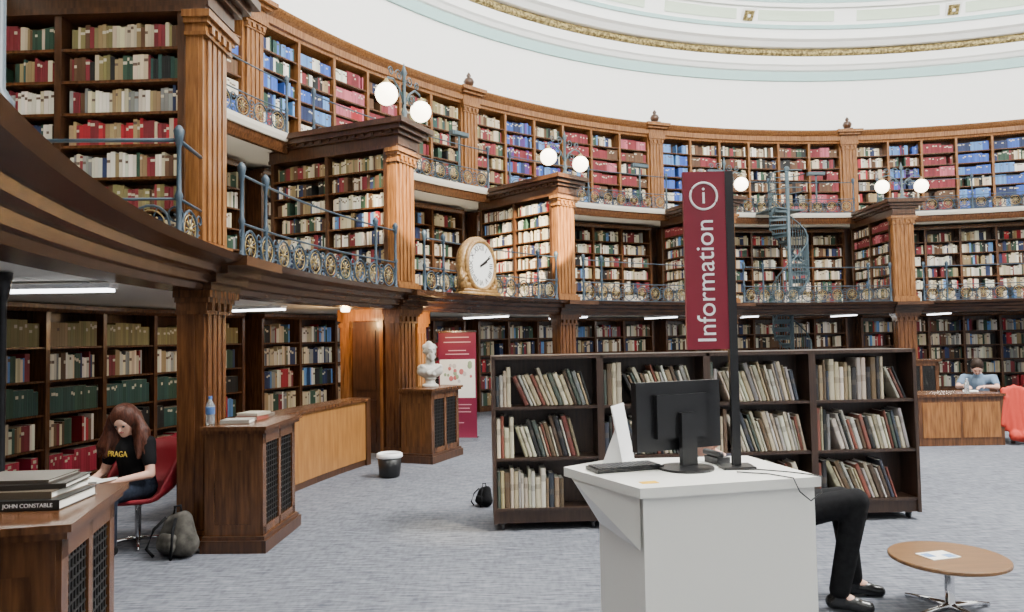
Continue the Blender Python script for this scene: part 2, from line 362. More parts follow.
up=pilaster_mesh(Z2,7.16,.2,.36)
fb=MB(); steps(fb,[(-.06,.36,.26,7.16,7.24),(-.03,.36,.22,7.24,7.38),(-.12,.36,.3,7.38,7.44),(-.2,.36,.36,7.44,7.52)]); fbm=fb.mesh('ent',[OAK])
fi=MB(); fi.box(-.08,.16,-.12,.12,7.52,7.58); fi.lathe([(.04,7.58),(.1,7.62),(.13,7.7),(.09,7.78),(.03,7.8),(.06,7.84),(.03,7.9),(.005,7.93)],12,0,None,(.04,0,0)); fim=fi.mesh('finial',[OAKD],True)
for a in PA:
    e=E('pilaster',RP(a,14.95,0),a,'short oak pilaster with carved urn finial on the upper gallery','pilaster','upper gallery pilasters')
    for nm,me in zip(('shaft','plinth','capital'),up): ob(nm,me,e)
    ob('entablature',fbm,e); ob('finial',fim,e)
# ================================================================ RAILINGS
def spiral(cx,cz,r0,r1,a0,turns,n=18,x=0):
    return [(x,cx+(r0+(r1-r0)*i/n)*math.cos(a0+turns*2*math.pi*i/n),cz+(r0+(r1-r0)*i/n)*math.sin(a0+turns*2*math.pi*i/n)) for i in range(n+1)]
un=MB()
un.tube([(0,.15*math.cos(t*math.pi/9),.2+.15*math.sin(t*math.pi/9)) for t in range(18)],.012,5,0,True)
for s in (-1,1):
    un.tube(spiral(s*.2,.11,.07,.015,math.pi/2,s*1.2),.008,4,0); un.tube(spiral(s*.2,.29,.07,.015,-math.pi/2,-s*1.2),.008,4,0)
for t in range(8):
    an=t*math.pi/4+.39; un.tube([(0,0,.2),(0,.15*math.cos(an),.2+.15*math.sin(an))],.005,4,0)
uni=un.mesh('scroll',[IRON],True)
un=MB()
un.tube([(0,.115*math.cos(t*math.pi/9),.2+.115*math.sin(t*math.pi/9)) for t in range(18)],.006,4,0,True)
for t in range(8):
    an=t*math.pi/4; un.tube([(0,0,.2),(0,.08*math.cos(an),.2+.08*math.sin(an))],[.005,.009],4,0)
un.sphere((0,0,.2),.022,8,6); ung=un.mesh('rosette',[GOLD],True)
po=MB(); po.lathe([(.04,0),(.04,.04),(.022,.07),(.022,.38),(.035,.42),(.02,.46),(.018,.8),(.03,.84),(.035,.88),(.045,.93),(.02,.97),(.004,.98)],8); pom=po.mesh('post',[IRON],True)
RC={}
def railing(R,z,nun,hd,label,grp,k):
    am=(PA[k]+PA[k+1])/2; e=E('railing',RP(am,R,z),am,label,'railing',grp)
    key=(R,nun)
    if key not in RC:
        tr=MB(); tr.tube([(R*cos(d)-R,R*sin(d),.86) for d in [(-hd+2*hd*i/24) for i in range(25)]],.012,6)
        br=MB()
        for zz in (.03,.4): br.tube([(R*cos(d)-R,R*sin(d),zz) for d in [(-hd+2*hd*i/24) for i in range(25)]],.012,5)
        RC[key]=(tr.mesh('hand_rail',[IRON],True),br.mesh('lower_rail',[IRON],True))
    tr,br=RC[key]
    ob('hand_rail',tr,e); ob('lower_rail',br,e)
    for i in range(nun):
        d=-hd+2*hd*(i+.5)/nun; loc=(R*cos(d)-R,R*sin(d),0)
        ob('scroll',uni,e,loc,d); ob('rosette',ung,e,loc,d,'gilded star rosette')
    for d in ((-hd,-hd*.72,hd*.72,hd) if R<13 else (-hd,0,hd)): ob('post',pom,e,(R*cos(d)-R,R*sin(d),0),d)
for k in range(6):
    if k: railing(11.95,Z1+.005,10,9.3,'blue wrought-iron railing with gilt rosettes along the first gallery','first gallery railings',k)
    railing(14.0,Z2+.005,12,9.9,'blue wrought-iron railing with gilt rosettes along the upper gallery','upper gallery railings',k)
a=PA[1]+3.9; e=E('railing',RP(a,11.98,Z1+.005),a,'short blue iron side railing returning beside a gallery pilaster','railing')
for x in (0,1.3): ob('post',pom,e,(x,0,0))
b=MB(); b.tube([(0,0,.86),(1.3,0,.86)],.016,6); b.tube([(0,0,.86),(.04,-.55,.86)],.016,6); ob('hand_rail',b.mesh('h',[IRON],True),e)
b=MB()
for zz in(.03,.4): b.tube([(0,0,zz),(1.3,0,zz)],.012,5); b.tube([(0,0,zz),(.04,-.55,zz)],.012,5)
ob('lower_rail',b.mesh('h',[IRON],True),e)
for i in range(3): ob('scroll',uni,e,(.22+.42*i,0,0),90); ob('rosette',ung,e,(.22+.42*i,0,0),90)
ob('scroll',uni,e,(.02,-.27,0)); ob('rosette',ung,e,(.02,-.27,0))
b=MB(); b.lathe([(.05,0),(.05,.05),(.025,.09),(.022,.9),(.035,.95),(.02,1.0),(.02,1.5)],10)
ob('iron_post',b.mesh('p',[IRON],True),None,(-1.60,2.28,Z1),0,'tall dark iron standard rising from the gallery edge','post')
fp=MB(); fp.tube([(0,0,0),(0,0,1.1)],.025,8); fpm=fp.mesh('post',[IRONG],True)
fh=MB(); fh.box(-.06,.06,-.24,.24,1.1,1.19); fh.box(-.075,-.06,-.2,.2,1.11,1.18); fhm=fh.mesh('lamp_head',[IRONG])
for k,d in ((1,-3.5),(2,-7),(3,-7),(4,6),(4,-6)):
    a=(PA[k]+PA[k+1])/2+d
    e=E('floodlight',RP(a,14.15,Z2),a,'blue-grey floodlight on a post by the upper railing','floodlight','upper gallery floodlights'); ob('post',fpm,e); ob('lamp_head',fhm,e)
lp=MB(); lp.lathe([(.12,0),(.12,.04),(.06,.08),(.03,.14),(.05,.2),(.025,.26),(.025,.75),(.05,.8),(.02,.88),(.005,.95)],10)
la=MB()
for s in(-1,1):
    la.tube([(0,0,.3),(0,s*.12,.5),(0,s*.3,.62),(0,s*.44,.6),(0,s*.48,.52)],.016,6); la.tube(spiral(s*.2,.45,.1,.02,0,1.4*s,20),.01,5); la.tube(spiral(s*.15,.72,.09,.02,0,1.4*s,20),.01,5); la.tube(spiral(s*.36,.72,.07,.02,0,1.3*s,20),.01,5)
lpm=lp.mesh('pole',[IRONG],True); lam=la.mesh('arm',[IRONG],True)
gl=MB(); gl.sphere((0,0,0),.165,20,14); glm=gl.mesh('globe',[GLOBE],True)
fcm=MB(); fcm.lathe([(.05,.14),(.07,.17),(.03,.2),(.02,.23)],10); fc=fcm.mesh('cap',[GOLD],True)
for a in PA:
    e=E('globe_lamp',RP(a,12.02,Z2),a,'iron lamp standard with two glowing glass globes on a bookcase end','lamp','globe lamps')
    ob('pole',lpm,e); ob('arm',lam,e)
    for s in(-1,1): ob('globe',glm,e,(0,s*.48,.34)); ob('globe_cap',fc,e,(0,s*.48,.34))
# ================================================================ RADIATOR CABINETS
def cabinet(a,rc,w=.86,d=.48,h=1.02,label='panelled oak radiator cabinet with dark metal grille'):
    e=E('cabinet',RP(a,rc,0),a,label,'cabinet','oak radiator cabinets'); hw=w/2
    b=MB(); b.box(-d/2+.03,d/2,-hw+.03,hw-.03,.1,h-.05)
    for s in(-1,1):
        for x0,x1 in((-d/2+.02,-d/2+.1),(d/2-.08,d/2)):
            b.box(x0,x1,s*(hw-.03)-.015,s*(hw-.03)+.015,.1,h-.05)
        for z0,z1_ in((.1,.22),(h-.2,h-.05)): b.box(-d/2+.02,d/2,s*(hw-.03)-.012,s*(hw-.03)+.012,z0,z1_)
    ob('body',b.mesh('body',[OAKM]),e)
    b=MB(); b.box(-d/2,-d/2+.03,-hw+.02,-hw+.1,.1,h-.05); b.box(-d/2,-d/2+.03,hw-.1,hw-.02,.1,h-.05); b.box(-d/2,-d/2+.03,-.03,.03,.1,h-.05)
    for z0,z1_ in((.1,.2),(h-.15,h-.05)): b.box(-d/2,-d/2+.03,-hw+.02,hw-.02,z0,z1_)
    ob('frame',b.mesh('frame',[OAKM]),e)
    b=MB(); b.box(-d/2+.02,-d/2+.031,-hw+.1,hw-.1,.2,h-.15)
    for i in range(15):
        y=-hw+.12+i*(w-.24)/14; b.box(-d/2+.012,-d/2+.022,y-.006,y+.006,.2,h-.15)
    for i in range(14):
        z=.24+i*(h-.42)/13; b.box(-d/2+.010,-d/2+.02,-hw+.1,hw-.1,z-.004,z+.004)
    ob('grille',b.mesh('grille',[GRILLE]),e,label='dark metal ventilation grille')
    b=MB(); b.box(-d/2-.04,d/2+.02,-hw-.03,hw+.03,0,.1); b.box(-d/2-.02,d/2+.01,-hw-.01,hw+.01,.1,.13); ob('plinth',b.mesh('pl',[OAKD]),e)
    b=MB(); b.box(-d/2-.05,d/2+.02,-hw-.04,hw+.04,h-.03,h); b.box(-d/2-.03,d/2+.01,-hw-.02,hw+.02,h-.06,h-.03); ob('top',b.mesh('tp',[OAKM]),e)
    return e
P2A=PA[2]+1.1; P2R=11.5
for i in range(1,6): cabinet(P2A if i==2 else PA[i],P2R if i==2 else 11.69)
cabinet(194.6,11.88,w=.8,d=.5)
am=(PA[1]+PA[2])/2; R=12.1
e=E('counter',RP(am,R,0),am,'plain honey-coloured curved oak counter front between the pilasters','counter')
b=MB(); b.rbox(R,R+.06,-6.4,8.9,.08,.87,20,0,R); ob('panel',b.mesh('p',[OAKL]),e)
b=MB(); b.rbox(R+.01,R+.05,-6.4,8.9,0,.08,20,0,R); ob('plinth',b.mesh('p',[OAKD]),e)
b=MB(); b.rbox(R-.03,R+.3,-6.5,8.9,.87,.91,20,0,R); ob('top',b.mesh('p',[OAKM]),e)
b=MB(); b.rbox(R-.02,R+.3,-6.9,-6.4,0,.91,2,0,R); ob('end_panel',b.mesh('p',[OAKD]),e)
a=PA[2]
e=E('door_surround',RP(a,12.35,0),a,'warm lit oak doorcase with panelled door under the gallery','doorway')
b=MB(); b.box(0,.85,-.05,.05,0,2.18); ob('partition',b.mesh('p',[OAKM]),e)
b=MB()
for s in(-1,1):
    for x0,x1 in((.02,.08),(.64,.80)): b.box(x0,x1,s*.06-.06,s*.06+.06,0,2.0); b.box(x0-.02,x1+.02,s*.07-.07,s*.07+.07,1.9,1.97)
    b.box(.0,.85,s*.06-.06,s*.06+.06,2.0,2.18)
ob('frame',b.mesh('p',[OAK]),e)
b=MB()
for s in(-1,1):
    b.box(.1,.6,s*.05-.02,s*.05+.02,.02,1.98)
    for z0,z1_ in((.15,.8),(.95,1.85)): b.box(.18,.52,s*.075-.01,s*.075+.01,z0,z1_)
ob('door',b.mesh('p',[OAKD]),e)
e=E('pilaster',RP(151.7,12.35,0),151.7,'warm lit light oak pilaster under the gallery','pilaster')
b=MB(); b.box(0,.3,-.12,.12,.1,1.9); b.box(-.012,0,-.03,.03,.3,1.8); b.box(-.012,0,.06,.1,.3,1.8); b.box(-.012,0,-.1,-.06,.3,1.8); ob('shaft',b.mesh('p',[OAKL]),e)
b=MB(); b.box(-.03,.32,-.15,.15,0,.1); ob('plinth',b.mesh('p',[OAKM]),e)
b=MB(); b.box(-.03,.32,-.15,.15,1.9,1.96); b.box(-.05,.34,-.17,.17,1.96,2.19); ob('capital',b.mesh('p',[OAKL]),e)
b=MB(); b.lathe([(.07,0),(.07,.06),(.035,.1),(.026,.2),(.026,2.0),(.04,2.05),(.05,2.12),(.06,2.2)],12)
ob('iron_column',b.mesh('col',[BLACK],True),None,(-3.42,4.96,0),0,'slim dark iron column under the gallery','column')
SL=ZF+.06
fb=MB(); fb.box(-.62,.62,-.07,.07,-.04,0)
for x in(-.4,.4): fb.box(x-.02,x+.02,-.02,.02,0,.018)
fbm_=fb.mesh('housing',[SIGNW])
ft=MB(); ft.box(-.6,.6,-.06,.06,-.065,-.04); ftm=ft.mesh('tube',[TUBE])
for a,r in [(181.4,13.2)]+[(PA[k]+d,13.5) for k in range(3,6) for d in(4.0,-6.5)]+[(163.5,13.6),(149.5,13.5)]:
    e=E('strip_light',RP(a,r,SL-.02),a,'white fluorescent strip light on the gallery soffit','light','gallery strip lights'); ob('housing',fbm_,e); ob('diffuser',ftm,e)
    l=bpy.data.lights.new('strip','AREA'); l.shape='RECTANGLE'; l.size=1.2; l.size_y=.1; l.energy=17; l.color=(1,.93,.80)
    lo=bpy.data.objects.new('strip_lamp',l); COL.objects.link(lo); lo.location=RP(a,r,SL-.1); lo.rotation_euler=(0,0,math.radians(a))
for (a,r,en) in ((158.4,12.75,30),(152.6,11.95,26)):
    l=bpy.data.lights.new('warm','POINT'); l.energy=en; l.color=(1,.60,.24); l.shadow_soft_size=.05
    lo=bpy.data.objects.new('warm_lamp',l); COL.objects.link(lo); lo.location=RP(a,r,1.95)
    b=MB(); b.lathe([(.06,0),(.07,.03),(.07,.08)],12); ob('downlight',b.mesh('dl',[GLOBE]),None,RP(a,max(r,12.4),SL-.081),0,'small warm downlight on the soffit','light')
# ================================================================ CLOCK
a=147.6; e=E('clock',RP(a,11.80,Z1),a,'large round oak clock with white dial on gallery edge','clock')
Mx=Matrix.Rotation(math.radians(-90),4,'Y')
cz=.52
OAKG=noise_mat('gilt_oak',(.20,.10,.03),(.46,.27,.09),(3,3,3),9,.35,bump=.4)
b=MB(); b.box(-.12,.16,-.50,.50,0,.06); b.box(-.09,.14,-.46,.46,.06,.11); b.box(-.05,.12,-.36,.36,.11,.2)
b.lathe([(.45,-.14),(.49,-.06),(.49,.02),(.44,.05)],36,0,Mx,(0,0,cz))
for s in(-1,1):
    b.tube(spiral(s*.38,.24,.13,.03,0,1.3*s,20,-.02),.05,6); b.tube([(0,s*.46,.12),(0,s*.49,.3),(0,s*.47,.46)],[.06,.045,.02],6)
ob('case',b.mesh('cc',[OAKG],True),e)
b=MB(); b.lathe([(.43,.03),(.455,.05),(.43,.09),(.395,.1),(.375,.06)],36,0,Mx,(0,0,cz)); ob('bezel',b.mesh('bz',[OAKG],True),e)
b=MB(); b.lathe([(.385,.05),(.385,.062)],36,0,Mx,(0,0,cz)); ob('dial',b.mesh('dial',[mat('dial_white',(.88,.87,.82),.4)]),e)
NUM=['XII','I','II','III','IIII','V','VI','VII','VIII','IX','X','XI']
for i in range(12):
    T=Matrix(((0,0,-1,-.066),(-1,0,0,0),(0,1,0,cz),(0,0,0,1)))@Matrix.Rotation(-math.radians(30*i),4,'Z')@Matrix.Translation((0,.29,0))
    textmesh(NUM[i],.135,T,BLACK,'numeral',e)
T=lambda ang:Matrix(((0,0,-1,-.07),(-1,0,0,0),(0,1,0,cz),(0,0,0,1)))@Matrix.Rotation(-math.radians(ang),4,'Z')
b=MB(); b.box(-.015,.015,-.04,.28,0,.004,0,T(60)); ob('minute_hand',b.mesh('h',[BLACK]),e)
b=MB(); b.box(-.02,.02,-.03,.18,0.004,.008,0,T(65)); ob('hour_hand',b.mesh('h',[BLACK]),e)
# ================================================================ BUST
p=RP(P2A,P2R,1.02)
b=MB(); b.lathe([(.12,0),(.12,.03),(.08,.05),(.065,.09),(.09,.12)],16)
b.sphere((.01,0,.23),1,16,12,0,(.12,.2,.11)); b.cap((.0,-.14,.27),.055,(.0,.14,.27),.055); b.cap((0,0,.3),.075,(.0,0,.42),.06)
b.cap((-.06,-.12,.3),.03,(-.11,.06,.2),.035); b.cap((-.04,.14,.3),.03,(-.1,-.02,.18),.03)
b.sphere((.01,0,.53),1,18,14,0,(.10,.08,.11)); b.sphere((-.035,0,.475),1,12,8,0,(.06,.055,.05))
b.cap((-.07,0,.46),.045,(-.085,0,.39),.03); b.sphere((-.05,.035,.43),.035); b.sphere((-.05,-.035,.43),.035)
b.cap((-.085,0,.535),.009,(-.108,0,.505),.014,8)
for s in(-1,1): b.sphere((.0,s*.082,.515),1,8,6,0,(.018,.012,.03)); b.sphere((-.08,s*.03,.55),1,8,6,0,(.018,.024,.009)); b.sphere((.03,s*.06,.57),.05); b.sphere((.02,s*.075,.5),.03)
b.sphere((.04,0,.6),.06)
o=blob(b,'bust',mat('marble',(.42,.40,.36),.45),None,.009,2,'white marble bearded portrait bust on an oak cabinet'); o.location=p; o.rotation_euler=(0,0,math.radians(PA[2]-40)); o['category']='sculpture'
# ================================================================ SPIRAL STAIR
a=99.6; c=RP(a,13.1,0); e=E('spiral_staircase',c,0,'blue-grey cast-iron spiral staircase rising to the upper gallery','staircase')
b=MB(); b.tube([(0,0,0),(0,0,Z2+1)],.05,10); b.sphere((0,0,Z2+1.03),.07); ob('newel',b.mesh('nw',[IRONG],True),e)
SR=.46
tr=MB()
w=math.radians(30); tr.prism([(.04,-.03),(SR*math.cos(-w/2),SR*math.sin(-w/2)),(SR+.02,0),(SR*math.cos(w/2),SR*math.sin(w/2)),(.04,.03)],-.035,0); tr.box(.05,SR-.02,-.012,.012,-.12,-.035); trm=tr.mesh('tread',[IRONG])
bl=MB(); bl.tube([(SR,0,-.15),(SR,0,.9)],.010,5); bl.sphere((SR,0,.45),.022,6,5); blm=bl.mesh('baluster',[IRONG])
N=24; hr_=[]; mr_=[]
for i in range(N):
    z=(i+1)*Z2/N; an=i*27-60; ob('tread',trm,e,(0,0,z),an)
    for dd in(-9,0,9): ob('baluster',blm,e,(0,0,z),an+dd)
    hr_.append((SR*cos(an),SR*sin(an),z+.9)); mr_.append((SR*cos(an),SR*sin(an),z-.05))
b=MB(); b.tube(hr_,.018,6); b.tube(mr_,.03,4)
for hz in(.9,.45): b.tube([(SR*cos(t*15),SR*sin(t*15),Z2+hz) for t in range(21)],.015,6)
ob('hand_rail',b.mesh('hr',[IRONG],True),e)
b=MB(); b.prism([(.05,-.5),(.85,-.5),(.85,.5),(.05,.5)],-.05,-.01); ob('landing',b.mesh('ld',[IRONG]),e,(0,0,Z2),a)
# ================================================================ FREESTANDING BOOKCASES
S0=Vector((-.19,6.56,0)); S1=Vector((3.66,6.74,0)); U=(S1-S0).normalized(); V=Vector((-U.y,U.x,0)); ANG=math.degrees(math.atan2(U.y,U.x)); LEN=(S1-S0).length; UW=LEN/4
H=1.54; SZ=[.2,.64,1.09]; DP=.56
sp=MB(); sp.box(0,.03,0,DP,.07,H); spm=sp.mesh('side_panel',[WENGE])
bp_=MB(); bp_.box(.03,UW-.03,DP/2-.01,DP/2+.01,.2,H-.03); bpm=bp_.mesh('back_panel',[WENGE])
sf=MB(); sf.box(.03,UW-.03,.01,DP-.01,-.025,0); sfm=sf.mesh('shelf',[WENGE])
tp=MB(); tp.box(0,UW,0,DP,H-.03,H); tpm=tp.mesh('top',[WENGE])
pl=MB(); pl.box(.03,UW-.03,.03,.05,.07,.175); pl.box(.03,UW-.03,DP-.05,DP-.03,.07,.175); plm=pl.mesh('plinth',[WENGE])
ca=MB(); ca.box(-.02,.02,-.02,.02,.05,.07); ca.lathe([(.03,-.012),(.035,-.008),(.035,.008),(.03,.012)],14,0,Matrix.Rotation(math.radians(90),4,'Y'),(0,0,.035)); cam_=ca.mesh('caster',[DGREY])
def bookmesh(x0):
    b=MB(); x1=x0+1; c=.06
    b.add([(x0,.06,0),(x0+.15,.01,0),(x0+.5,0,0),(x1-.15,.01,0),(x1,.06,0),(x0,.06,1),(x0+.15,.01,1),(x0+.5,0,1),(x1-.15,.01,1),(x1,.06,1)],[(i,i+1,i+6,i+5) for i in range(4)]+[(0,1,2,3,4)[::-1],(5,6,7,8,9)],0)
    b.box(x0,x0+c,.06,1,0,1,0); b.box(x1-c,x1,.06,1,0,1,0); b.box(x0+c,x1-c,.06,.97,.012,.985,1)
    return b.mesh('book',[COVER,PAPER])
BL=bookmesh(0)
FB=[(.46,.41,.30),(.55,.50,.40),(.50,.45,.33),(.42,.36,.25),(.34,.29,.19),(.24,.18,.11),(.09,.06,.04),(.13,.045,.035),(.48,.42,.31),(.05,.055,.07),(.03,.03,.03),(.065,.08,.065),(.18,.18,.17),(.36,.34,.30),(.38,.32,.19),(.12,.08,.05),(.58,.54,.45),(.20,.07,.05),(.30,.27,.19),(.52,.48,.38)]
NB=0
def putbook(mesh,base,x,z,th,d,h,lean):
    global NB
    o=bpy.data.objects.new('book',mesh); COL.objects.link(o)
    M=Matrix.Translation(base+U*x+V*.035+Vector((0,0,z)))@Matrix.Rotation(math.radians(ANG),4,'Z')@Matrix.Rotation(lean,4,'Y')@Matrix.Diagonal((th,d,h,1))
    o.matrix_world=M; c=jit(random.choice(FB),.15); o.color=(*c,1)
    s=sum(c); o['label']=('cream' if s>1.2 else 'mid-toned' if s>.6 else 'dark')+(' art book leaning on' if lean else ' art book upright on')+' the dark freestanding bookcase shelf'
    o['category']='book'; o['group']='art books on the freestanding bookcases'; NB+=1
for uidx in range(4):
    base=S0+U*(uidx*UW)
    e=E('bookcase',base,ANG,'low double-sided dark wood freestanding bookcase on casters','bookcase','freestanding bookcases')
    ob('side_panel',spm,e); ob('side_panel',spm,e,(UW-.03,0,0)); ob('back_panel',bpm,e); ob('top',tpm,e); ob('plinth',plm,e)
    for z in SZ: ob('shelf',sfm,e,(0,0,z))
    for x in(.08,UW-.08):
        for y in(.08,DP-.08): ob('caster',cam_,e,(x,y,0))
    for r,z in enumerate(SZ):
        lim=UW-.038; x=.034; n1=random.choice([2,4,7,10,13,16])
        if uidx==0 and r==2: n1=4
        for _ in range(n1):
            th=random.uniform(.02,.05); h=random.uniform(.26,.39)*(1 if r else .95)
            putbook(BL,base,x,z,th,random.uniform(.18,.24),h,0); x+=th+.0015
        th0=math.radians(random.uniform(14,30)); x+=.3*math.sin(th0)*1.02; end=lim-random.choice([0,.03,.14])
        while True:
            th=random.uniform(.016,.045); h=random.uniform(.27,.37)
            if x+th/math.cos(th0)+.004>end: break
            putbook(BL,base,x,z+.001,th,random.uniform(.18,.24),h,-th0); x+=th/math.cos(th0)+.003; th0*=random.uniform(.95,1.0)
# ================================================================ INFORMATION DESK
u13=Vector((cos(13),sin(13),0)); v13=Vector((-sin(13),cos(13),0)); B0=Vector((.49,2.9,0))
e=E('information_desk',B0,13,'white laminate standing information desk with angled overhanging top','desk')
b=MB(); b.prism([(0.01,.01),(.765,.01),(.765,.5),(.0,.5)],.0,1.07); ob('body',b.mesh('bd',[DESKW]),e)
b=MB(); b.prism([(-.01,-.01),(.785,-.01),(.785,.56),(.12,.68),(-.15,.54)],1.07,1.11); ob('top',b.mesh('dt',[DESKW]),e)
b=MB(); b.add([(0,.02,1.07),(0,.5,1.07),(-.13,.5,1.07),(0,.02,.86),(0,.5,.86),(-.13,.46,1.06)],[(0,1,2),(3,5,4),(0,2,5,3),(1,4,5,2),(0,3,4,1)]); ob('bracket',b.mesh('br',[DESKW]),e)
DT=1.11
def D(x,y): return B0+u13*x+v13*y+Vector((0,0,DT))
o=MB(); o.prism([(-.036,-.022),(.036,-.022),(.036,.022),(-.036,.022)],0,.0015); ob('sticker',o.mesh('stk',[mat('yellow_sticker',(.75,.42,.0),.6)]),e,(.07,.09,DT),0,'small yellow sticker')
sx,sy=.98,3.3
e=E('information_sign',(sx,sy,DT),0,'tall crimson information sign on a black pole above the desk','sign')
b=MB(); b.box(-.018,.018,-.015,.015,0,1.32); b.box(-.07,.07,-.06,.06,0,.012); ob('pole',b.mesh('p',[BLACK]),e)
b=MB(); b.box(-.205,-.018,-.012,.012,.525,1.32); ob('panel',b.mesh('p',[CRIM]),e)
T=Matrix(((0,-1,0,-.112),(0,0,-1,-.0135),(1,0,0,.83),(0,0,0,1)))
textmesh('Information',.117,T,SIGNW,'lettering',e)
b=MB(); b.tube([(-.115+.06*cos(t*12),-.0135,1.21+.06*sin(t*12)) for t in range(30)],.005,6,0,True); ob('icon_ring',b.mesh('r',[SIGNW]),e)
T=Matrix(((1,0,0,-.115),(0,0,-1,-.0135),(0,1,0,1.21),(0,0,0,1))); textmesh('i',.11,T,SIGNW,'icon_letter',e)
e=E('monitor',D(.34,.36),24,'black flat-panel computer monitor on a stand','monitor')
b=MB(); b.box(-.24,.21,-.02,.02,.085,.385); b.box(-.15,.12,-.045,-.02,.14,.33); b.box(-.22,.19,.02,.024,.10,.37,1)
ob('screen',b.mesh('s',[BLACK,mat('screen_dark',(.03,.035,.045),.1)]),e)
b=MB(); b.box(-.04,.04,-.07,-.045,.0,.25); b.lathe([(.12,0),(.12,.01),(.04,.02)],20,0,None,(0,-.04,0)); ob('stand',b.mesh('s',[BLACK]),e)
e=E('keyboard',D(.08,.40)+Vector((0,0,.002)),18,'black computer keyboard on the desk','keyboard')
b=MB(); b.box(-.15,.17,-.065,.065,0,.015); ob('body',b.mesh('k',[BLACK]),e)
b=MB()
for i in range(14):
    for j in range(5): b.box(-.14+i*.0215,-.123+i*.0215,-.058+j*.024,-.038+j*.024,.015,.02)
ob('keys',b.mesh('k',[DGREY]),e)
b=MB(); M=Matrix.Rotation(math.radians(-10),4,'X'); b.box(-.1,.1,-.003,.003,0,.27,0,M); b.add([(-.08,.0,.0),(.08,.0,.0),(.08,.10,.0),(-.08,.10,.0),(0,.04,.2)],[(0,1,2,3),(0,4,1),(1,4,2),(2,4,3),(3,4,0)])
ob('document_holder',b.mesh('dh',[SIGNW]),None,D(.17,.56)+Vector((0,0,.003)),66,'white laminated notice leaning on a stand','notice')
b=MB(); b.tube([D(.5,.25)+Vector((0,0,.006)),D(.6,.2)+Vector((0,0,.006)),D(.7,.1)+Vector((0,0,.006)),D(.75,.02)+Vector((0,0,.006)),D(.78,-.02)+Vector((0,0,.002)),D(.77,-.03)+Vector((0,0,-.06)),D(.72,-.03)+Vector((0,0,-.09)),D(.67,-.03)+Vector((0,0,-.05)),D(.65,-.02)+Vector((0,0,.004)),D(.6,.08)+Vector((0,0,.006)),D(.5,.16)+Vector((0,0,.006))],.003,6)
ob('cable',b.mesh('c',[BLACK],True),None,(0,0,0),0,'thin black cable trailing over the desk edge','cable')
b=MB(); b.box(-.035,.035,-.05,.05,0,.03); b.cap((-.02,-.06,.045),.014,(-.02,.06,.045),.014)
ob('telephone',b.mesh('ph',[DGREY]),None,D(.55,.42)+Vector((0,0,.001)),20,'dark telephone standing on the white desk','telephone')
# ================================================================ ROUND TABLE
TC=(2.60,4.52)
e=E('coffee_table',(TC[0],TC[1],0),0,'low round oak-topped coffee table with chrome star base','table')
b=MB(); b.lathe([(.31,.315),(.328,.325),(.328,.34),(.323,.345)],48); ob('top',b.mesh('t',[noise_mat('table_oak',(.125,.060,.022),(.19,.098,.038),(1,9,1),4,.3)]),e)
b=MB(); b.lathe([(.05,.04),(.028,.06),(.028,.30),(.06,.315)],16); ob('column',b.mesh('t',[CHROME],True),e)
b=MB(); b.tube([(0,0,.05),(.2,0,.035),(.32,0,.015)],[.022,.016,.012],8); fm=b.mesh('leg',[CHROME],True)
for i in range(4): ob('leg',fm,e,(0,0,0),i*90+20)
b=MB(); b.box(-.1,.0,-.07,.07,0,.004); b.box(.002,.1,-.07,.07,0,.004); b.box(.02,.09,-.06,.0,.004,.005,1); b.box(-.09,-.03,-.02,.05,.004,.005,1)
ob('leaflet',b.mesh('l',[PAPER,mat('leaflet_blue',(.15,.25,.45),.5)]),None,(TC[0]-.06,TC[1]+.0,.346),15,'open white and blue leaflet on the round table','leaflet')
# ================================================================ SMALL THINGS
b=MB(); b.lathe([(.11,0),(.13,.02),(.15,.27)],20); ee=E('waste_bin',(-1.56,9.3,0),0,'dark round waste bin with white liner','bin'); ob('body',b.mesh('b',[BLACK],True),ee)
b=MB(); b.lathe([(.152,.24),(.165,.25),(.16,.29),(.14,.3),(.13,.2),(.1,.18)],20); ob('liner',b.mesh('b',[SIGNW],True),ee)
e=E('banner_stand',(-.93,12.4,0),-8,'crimson roll-up banner with a white bird picture','banner')
b=MB(); b.box(-.34,.34,-.08,.08,0,.07); ob('base',b.mesh('b',[CHROME]),e)
b=MB(); b.box(-.32,.32,-.003,.003,.07,1.82); ob('panel',b.mesh('b',[mat('banner_crimson',(.16,.008,.035),.5)]),e)
b=MB(); b.box(-.3,.3,-.005,-.003,.72,1.36); ob('picture',b.mesh('b',[PAPER]),e,label='white picture panel')
fl=[mat('mred',(.45,.12,.12),.6),mat('mgreen',(.25,.33,.2),.6),mat('mgrey',(.5,.47,.45),.6)]
b=MB(); b.sphere((0,0,0),.04,10,6,0,(1,.06,1.2)); fms=[]
for m_ in fl: fms.append(b.mesh('fl',[m_]))
for i in range(22):
    o=ob('flower',fms[i%3],e,(random.uniform(-.24,.24),-.006,random.uniform(.78,1.3))); s=random.uniform(.5,1.2); o.scale=(s,1,s)
LINE=mat('pale_pink_print',(.55,.30,.33),.6)
for z,w in((1.72,.4),(1.64,.46),(1.5,.3),(1.44,.4),(.6,.46),(.54,.4),(.48,.44),(.3,.2)):
    b=MB(); b.box(-w/2,w/2,-.005,-.003,z,z+.015); ob('text_line',b.mesh('b',[LINE]),e)
b=MB(); b.tube([(0,.02,.07),(0,.02,1.83)],.01,6); b.box(-.33,.33,-.01,.01,1.81,1.84); ob('pole',b.mesh('b',[CHROME]),e)
gm=mat('clear_plastic',(.75,.85,.9),.08); gm.node_tree.nodes['Principled BSDF'].inputs['Transmission Weight'].default_value=.8
e=E('water_bottle',(-2.53,6.2,1.02),0,'clear plastic water bottle with blue label on the cabinet','bottle')
